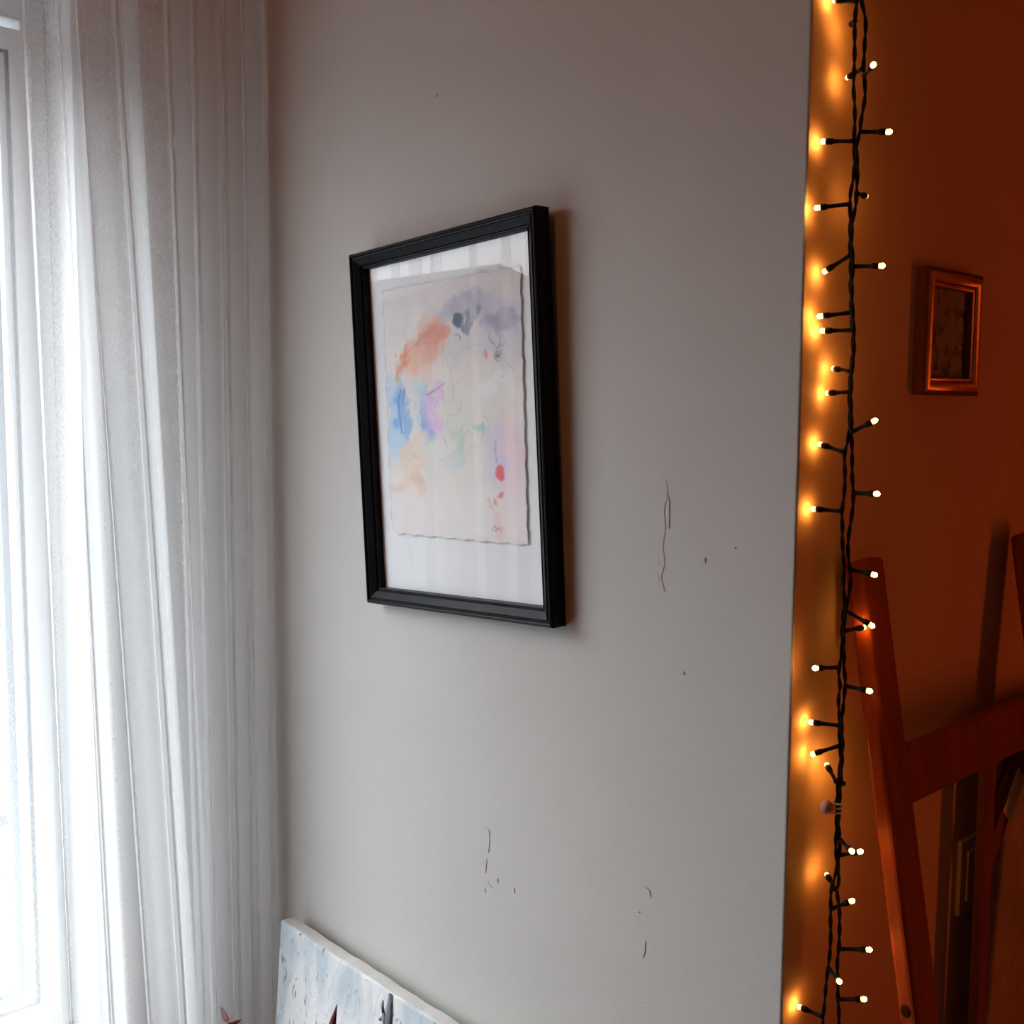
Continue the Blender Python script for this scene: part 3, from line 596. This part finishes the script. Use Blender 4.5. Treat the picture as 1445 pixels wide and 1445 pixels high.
def pot(t, r=.05, h=.095):
    bm = bmesh.new()
    tube(bm, [(0, 0, 0), (0, 0, h*.8), (0, 0, h*.8), (0, 0, h), (0, 0, h), (0, 0, h*.86)], [r*.7, r*.95, r*1.06, r*1.08, r*.92, r*.9], 24)
    obj('pot', bm, M['pot'], t, smooth=False)
    bm = bmesh.new(); tube(bm, [(0, 0, h*.84), (0, 0, h*.88)], [r*.9, r*.88], 20); obj('soil', bm, M['soil'], t)
p1 = thing('potted_sprig', 'young red-stemmed sprig with small paired dull red leaves before the curtain', 'plant', (-.535, -.285, .455)); pot(p1)
def rel(t, p): return tuple(Vector(p)-Vector(t.location))
bm = bmesh.new(); tube(bm, [(0, 0, .07), (.006, .01, .2), (.018, .024, .33), rel(p1, (-.507, -.25, .8585))], [.0028, .0024, .0018, .0012], 7); obj('stem', bm, M['stem'], p1, smooth=True)
for (b_, t_, w_) in (((-.507, -.25, .8575), (-.5235, -.252, .868), .0042), ((-.506, -.25, .8575), (-.484, -.250, .8700), .0040), ((-.508, -.252, .84), (-.535, -.26, .845), .005), ((-.508, -.252, .835), (-.484, -.262, .842), .005), ((-.515, -.26, .79), (-.545, -.25, .80), .006), ((-.515, -.26, .79), (-.49, -.28, .80), .006)):
    obj('leaf', leaf(bmesh.new(), rel(p1, b_), rel(p1, t_), w_, -.12), M['pinkleaf'], p1, smooth=True)
p2 = thing('red_leaved_plant', 'plant with a pointed dark red leaf reaching up before the canvas', 'plant', (-.452, -.185, .455)); pot(p2)
bm = bmesh.new(); tube(bm, [(0, 0, .07), (.0, .0, .2), (.0, .005, .30)], [.0045, .004, .003], 8); obj('stem', bm, M['stem'], p2, smooth=True)
for (b_, t_, w_) in (((-.452, -.18, .75), (-.4365, -.16, .8745), .0105), ((-.452, -.18, .72), (-.51, -.2, .80), .011), ((-.452, -.18, .70), (-.40, -.21, .78), .011), ((-.452, -.18, .66), (-.47, -.25, .74), .011)):
    obj('leaf', leaf(bmesh.new(), rel(p2, b_), rel(p2, t_), w_, .03), M['redleaf'], p2, smooth=True)

# ------------------------------------------------------------------ fairy lights at the wall corner
M['led_body'] = emit('led_clear_body', (1.0, .60, .22), LED_BODY)
M['led_tip'] = emit('led_bright_tip', (1.0, .50, .10), LED_TIP)
fl = thing('fairy_lights', 'string of lit warm fairy lights on dark cable hanging down the wall corner', 'string lights', (.03, .022, .9))
base = Vector(fl.location)
def wire(path, ph0):
    P = smooth_path(resample(path, .004), 2); bm = bmesh.new(); n = len(P)
    for sgn in (0, PI):
        Q = []
        for i in range(n):
            a = ph0+i*.004*2*PI/.030+sgn; Q.append(Vector(P[i])+Vector((math.cos(a), math.sin(a), 0))*.00085-base)
        tube(bm, Q, .00095, 6)
    obj('wire', bm, M['cable'], fl, smooth=True)
wire(WIRE_A, 0.0); wire(WIRE_B, 1.3)
for (b, t) in LEDS:
    b, t = Vector(b), Vector(t); d = (t-b).normalized(); L = (t-b).length
    h = b+d*(L-.0046)
    bm = bmesh.new()
    tube(bm, [b-d*.0004-base, b+d*.003-base, b+d*L*.35-base, b+d*(L-.010)-base, b+d*(L-.0098)-base, h-base], [.0021, .0018, .00155, .0019, .0025, .0026], 9)
    hold = obj('lamp_holder', bm, M['cable'], fl, smooth=True)
    bm = bmesh.new()
    tube(bm, [h-d*.0004-base, h+d*.0012-base, h+d*.0026-base], [.0021, .00225, .00215], 9, cap=True, mi=0)
    tube(bm, [h+d*.0026-base, h+d*.0036-base, h+d*.0043-base, h+d*.0047-base], [.00215, .0018, .0011, .0004], 9, cap=True, mi=1)
    obj('bulb', bm, [M['led_body'], M['led_tip']], hold, smooth=True)
# pink peg that holds the two cables together
cl = thing('cable_clip', 'small round pink clip with pale bands gripping the light string', 'clip', (.031, .0215, 1.172))
bm = bmesh.new(); bmesh.ops.create_uvsphere(bm, u_segments=14, v_segments=9, radius=.0056)
for v_ in bm.verts: v_.co.z *= 1.12
bmesh.ops.translate(bm, verts=bm.verts, vec=(-.0006, -.0062, .001)); bmesh.ops.translate(bm, verts=bm.verts, vec=(-.002, -.001, 0))
obj('clip_head', bm, M['clip'], cl, smooth=True)
for dz in (-.0038, 0, .0038):
    bm = bmesh.new(); R_ = .0040
    tube(bm, [(R_*math.cos(a)*1.0+.0005, R_*math.sin(a)*1.15+.003, dz) for a in [2*PI*k/16 for k in range(17)]], .0009, 6, cap=False)
    obj('clip_band', bm, M['clipw'], cl, smooth=True)

# ------------------------------------------------------------------ small wooden picture on the cream wall
sp = thing('small_picture', 'small wooden framed picture with copper highlights put into its beading, hanging on the orange-lit wall', 'picture', (0, .2415, 1.5755), (0, 0, PI/2))
bm = bmesh.new()
picture_moulding(bm, .113, .117, [(0, 0), (0, .0100), (.0012, .0112), (.0030, .0114), (.0034, .0104)]+[(.0080-.0044*math.cos(PI*k/10), .0100+.0036*math.sin(PI*k/10)) for k in range(11)]+[(.0128, .0088), (.0132, .0092)]+[(.0150-.0016*math.cos(PI*k/6), .0088+.0013*math.sin(PI*k/6)) for k in range(7)]+[(.0172, .0078), (.0174, .003), (.0174, 0)])
for f in bm.faces:
    c = f.calc_center_median(); e = min(.0565-abs(c.x), .0585-abs(c.z))
    if (.0037 < e < .0123 and c.y < -.0100) or (.0133 < e < .0167 and c.y < -.0086): f.material_index = 1; f.smooth = True
obj('moulding', bm, [M['frame_wood'], M['bead_shine']], sp)
def dim_print():
    N = Nodes('dim_sketch_print'); tc = N.add('ShaderNodeTexCoord'); n = N.add('ShaderNodeTexNoise'); n.inputs['Scale'].default_value = 70; n.inputs['Detail'].default_value = 6
    N.link(tc.outputs['Object'], n.inputs['Vector']); r = N.add('ShaderNodeValToRGB'); r.color_ramp.elements[0].position = .36; r.color_ramp.elements[1].position = .5
    r.color_ramp.elements[0].color = (.10, .07, .045, 1); r.color_ramp.elements[1].color = (.33, .25, .17, 1); N.link(n.outputs['Fac'], r.inputs[0]); N.link(r.outputs[0], N.b.inputs['Base Color'])
    N.b.inputs['Roughness'].default_value = .8; return N.m
obj('print', bbox(-.040, .040, -.0028, -.001, -.042, .042, 0), dim_print(), sp)
bm = bmesh.new(); vs = [bm.verts.new(p) for p in ((-.040, -.0045, -.042), (.040, -.0045, -.042), (.040, -.0045, .042), (-.040, -.0045, .042))]; bm.faces.new(vs)
obj('glass', bm, M['pglass'], sp)

# ------------------------------------------------------------------ leaning wooden rack
rk = thing('wooden_rack', 'reddish wooden rack of two posts and a rail leaning on the orange-lit wall', 'rack', (.0, .24, 0))
LEAN = math.atan(.175)
def rack_post(y0, y1):
    bm = bmesh.new(); H = 1.378/math.cos(LEAN); box(bm, -.0168, 0, y0, y1, 0, H); bevel(bm, .0045, 3)
    for v_ in bm.verts:
        if v_.co.z > H-.02: v_.co.z += (v_.co.y-(y0+y1)/2)*.08
    bmesh.ops.rotate(bm, verts=bm.verts, cent=(0, 0, H), matrix=Matrix.Rotation(-LEAN, 3, 'Y'))
    zmin = min(v.co.z for v in bm.verts)
    bmesh.ops.translate(bm, verts=bm.verts, vec=(.0272, 0, 1.376-H))
    return obj('post', bm, M['wood'], rk, smooth=False)
post1 = rack_post(.056-.24, .0955-.24); post2 = rack_post(.385-.24, .4245-.24)
bm = bmesh.new(); xr = .0272+.175*(1.376-1.190); box(bm, -.0155, -.001, .090-.24, .390-.24, -.0245, .0245); bevel(bm, .003, 2)
bmesh.ops.rotate(bm, verts=bm.verts, cent=(0, 0, 0), matrix=Matrix.Rotation(-LEAN, 3, 'Y')); bmesh.ops.translate(bm, verts=bm.verts, vec=(xr, 0, 1.190))
obj('rail', bm, M['wood'], rk)
bm = bmesh.new(); z_ = .45; box(bm, -.0155, -.001, .090-.24, .390-.24, -.0245, .0245); bevel(bm, .003, 2)
bmesh.ops.rotate(bm, verts=bm.verts, cent=(0, 0, 0), matrix=Matrix.Rotation(-LEAN, 3, 'Y')); bmesh.ops.translate(bm, verts=bm.verts, vec=(.0272+.175*(1.376-z_), 0, z_))
obj('rail', bm, M['wood'], rk)
# dark knot low on the near post's side
bm = bmesh.new(); bmesh.ops.create_uvsphere(bm, u_segments=10, v_segments=6, radius=.0048)
for v_ in bm.verts: v_.co.y *= .12; v_.co.z *= 1.2
bmesh.ops.translate(bm, verts=bm.verts, vec=(.0272+.175*(1.376-1.003)-.0095, .056-.24, 1.003)); obj('knot', bm, M['knot'], post1, smooth=True)

# ------------------------------------------------------------------ switch plate
sw = thing('wall_switch', 'pale square switch plate on the wall beside the leaning rack', 'switch', (-.0007, .363, 1.012), (0, 0, PI/2))
obj('switch_plate', bbox(-.041, .041, -.0050, 0, -.041, .041, .002), M['plate'], sw)
obj('rocker', bbox(-.027, .027, -.0068, -.004, -.027, .027, .0015), M['plate'], sw)

# ------------------------------------------------------------------ stretched canvas seen from behind, behind the rack
bk = thing('turned_canvas', 'turned canvas with wooden stretcher bars leaning on the wall behind the rack', 'painting', (.040, .300, 0))
bl = math.atan(.005)
def bkpart(name, bm, mat, parent=bk, **kw):
    bmesh.ops.rotate(bm, verts=bm.verts, cent=(0, 0, 0), matrix=Matrix.Rotation(-bl, 3, 'Y')); return obj(name, bm, mat, parent, **kw)
BH = 1.195
bkpart('stretcher_bar', bbox(-.010, 0, .006, .0270, 0, BH, .0015), M['softwood'])
bkpart('stretcher_bar', bbox(-.018, 0, .50, .535, 0, BH, .002), M['softwood'])
bkpart('stretcher_bar', bbox(-.018, -.001, .0270, .50, BH-.035, BH, .002), M['softwood'])
bkpart('stretcher_bar', bbox(-.018, -.001, .0270, .50, 0, .035, .002), M['softwood'])
bkpart('canvas_back', bbox(-.0175, -.0155, .0270, .50, .035, BH-.035, 0), M['backcloth'])
bm = bmesh.new(); box(bm, -.0135, -.002, -.012, .012, -.070, .085); bevel(bm, .0015, 2)
bmesh.ops.rotate(bm, verts=bm.verts, cent=(0, 0, 0), matrix=Matrix.Rotation(-math.radians(40), 3, 'X')); bmesh.ops.translate(bm, verts=bm.verts, vec=(0, .066, BH-.105))
bkpart('corner_brace', bm, M['softwood'])
bm = bmesh.new(); box(bm, -.0012, -.0004, -.012, .012, -.026, .026)
bmesh.ops.rotate(bm, verts=bm.verts, cent=(0, 0, 0), matrix=Matrix.Rotation(-math.radians(40), 3, 'X')); bmesh.ops.translate(bm, verts=bm.verts, vec=(.0, .075, BH-.095))
bkpart('paper_label', bm, M['paper'], label='pale paper label stuck on the wood')
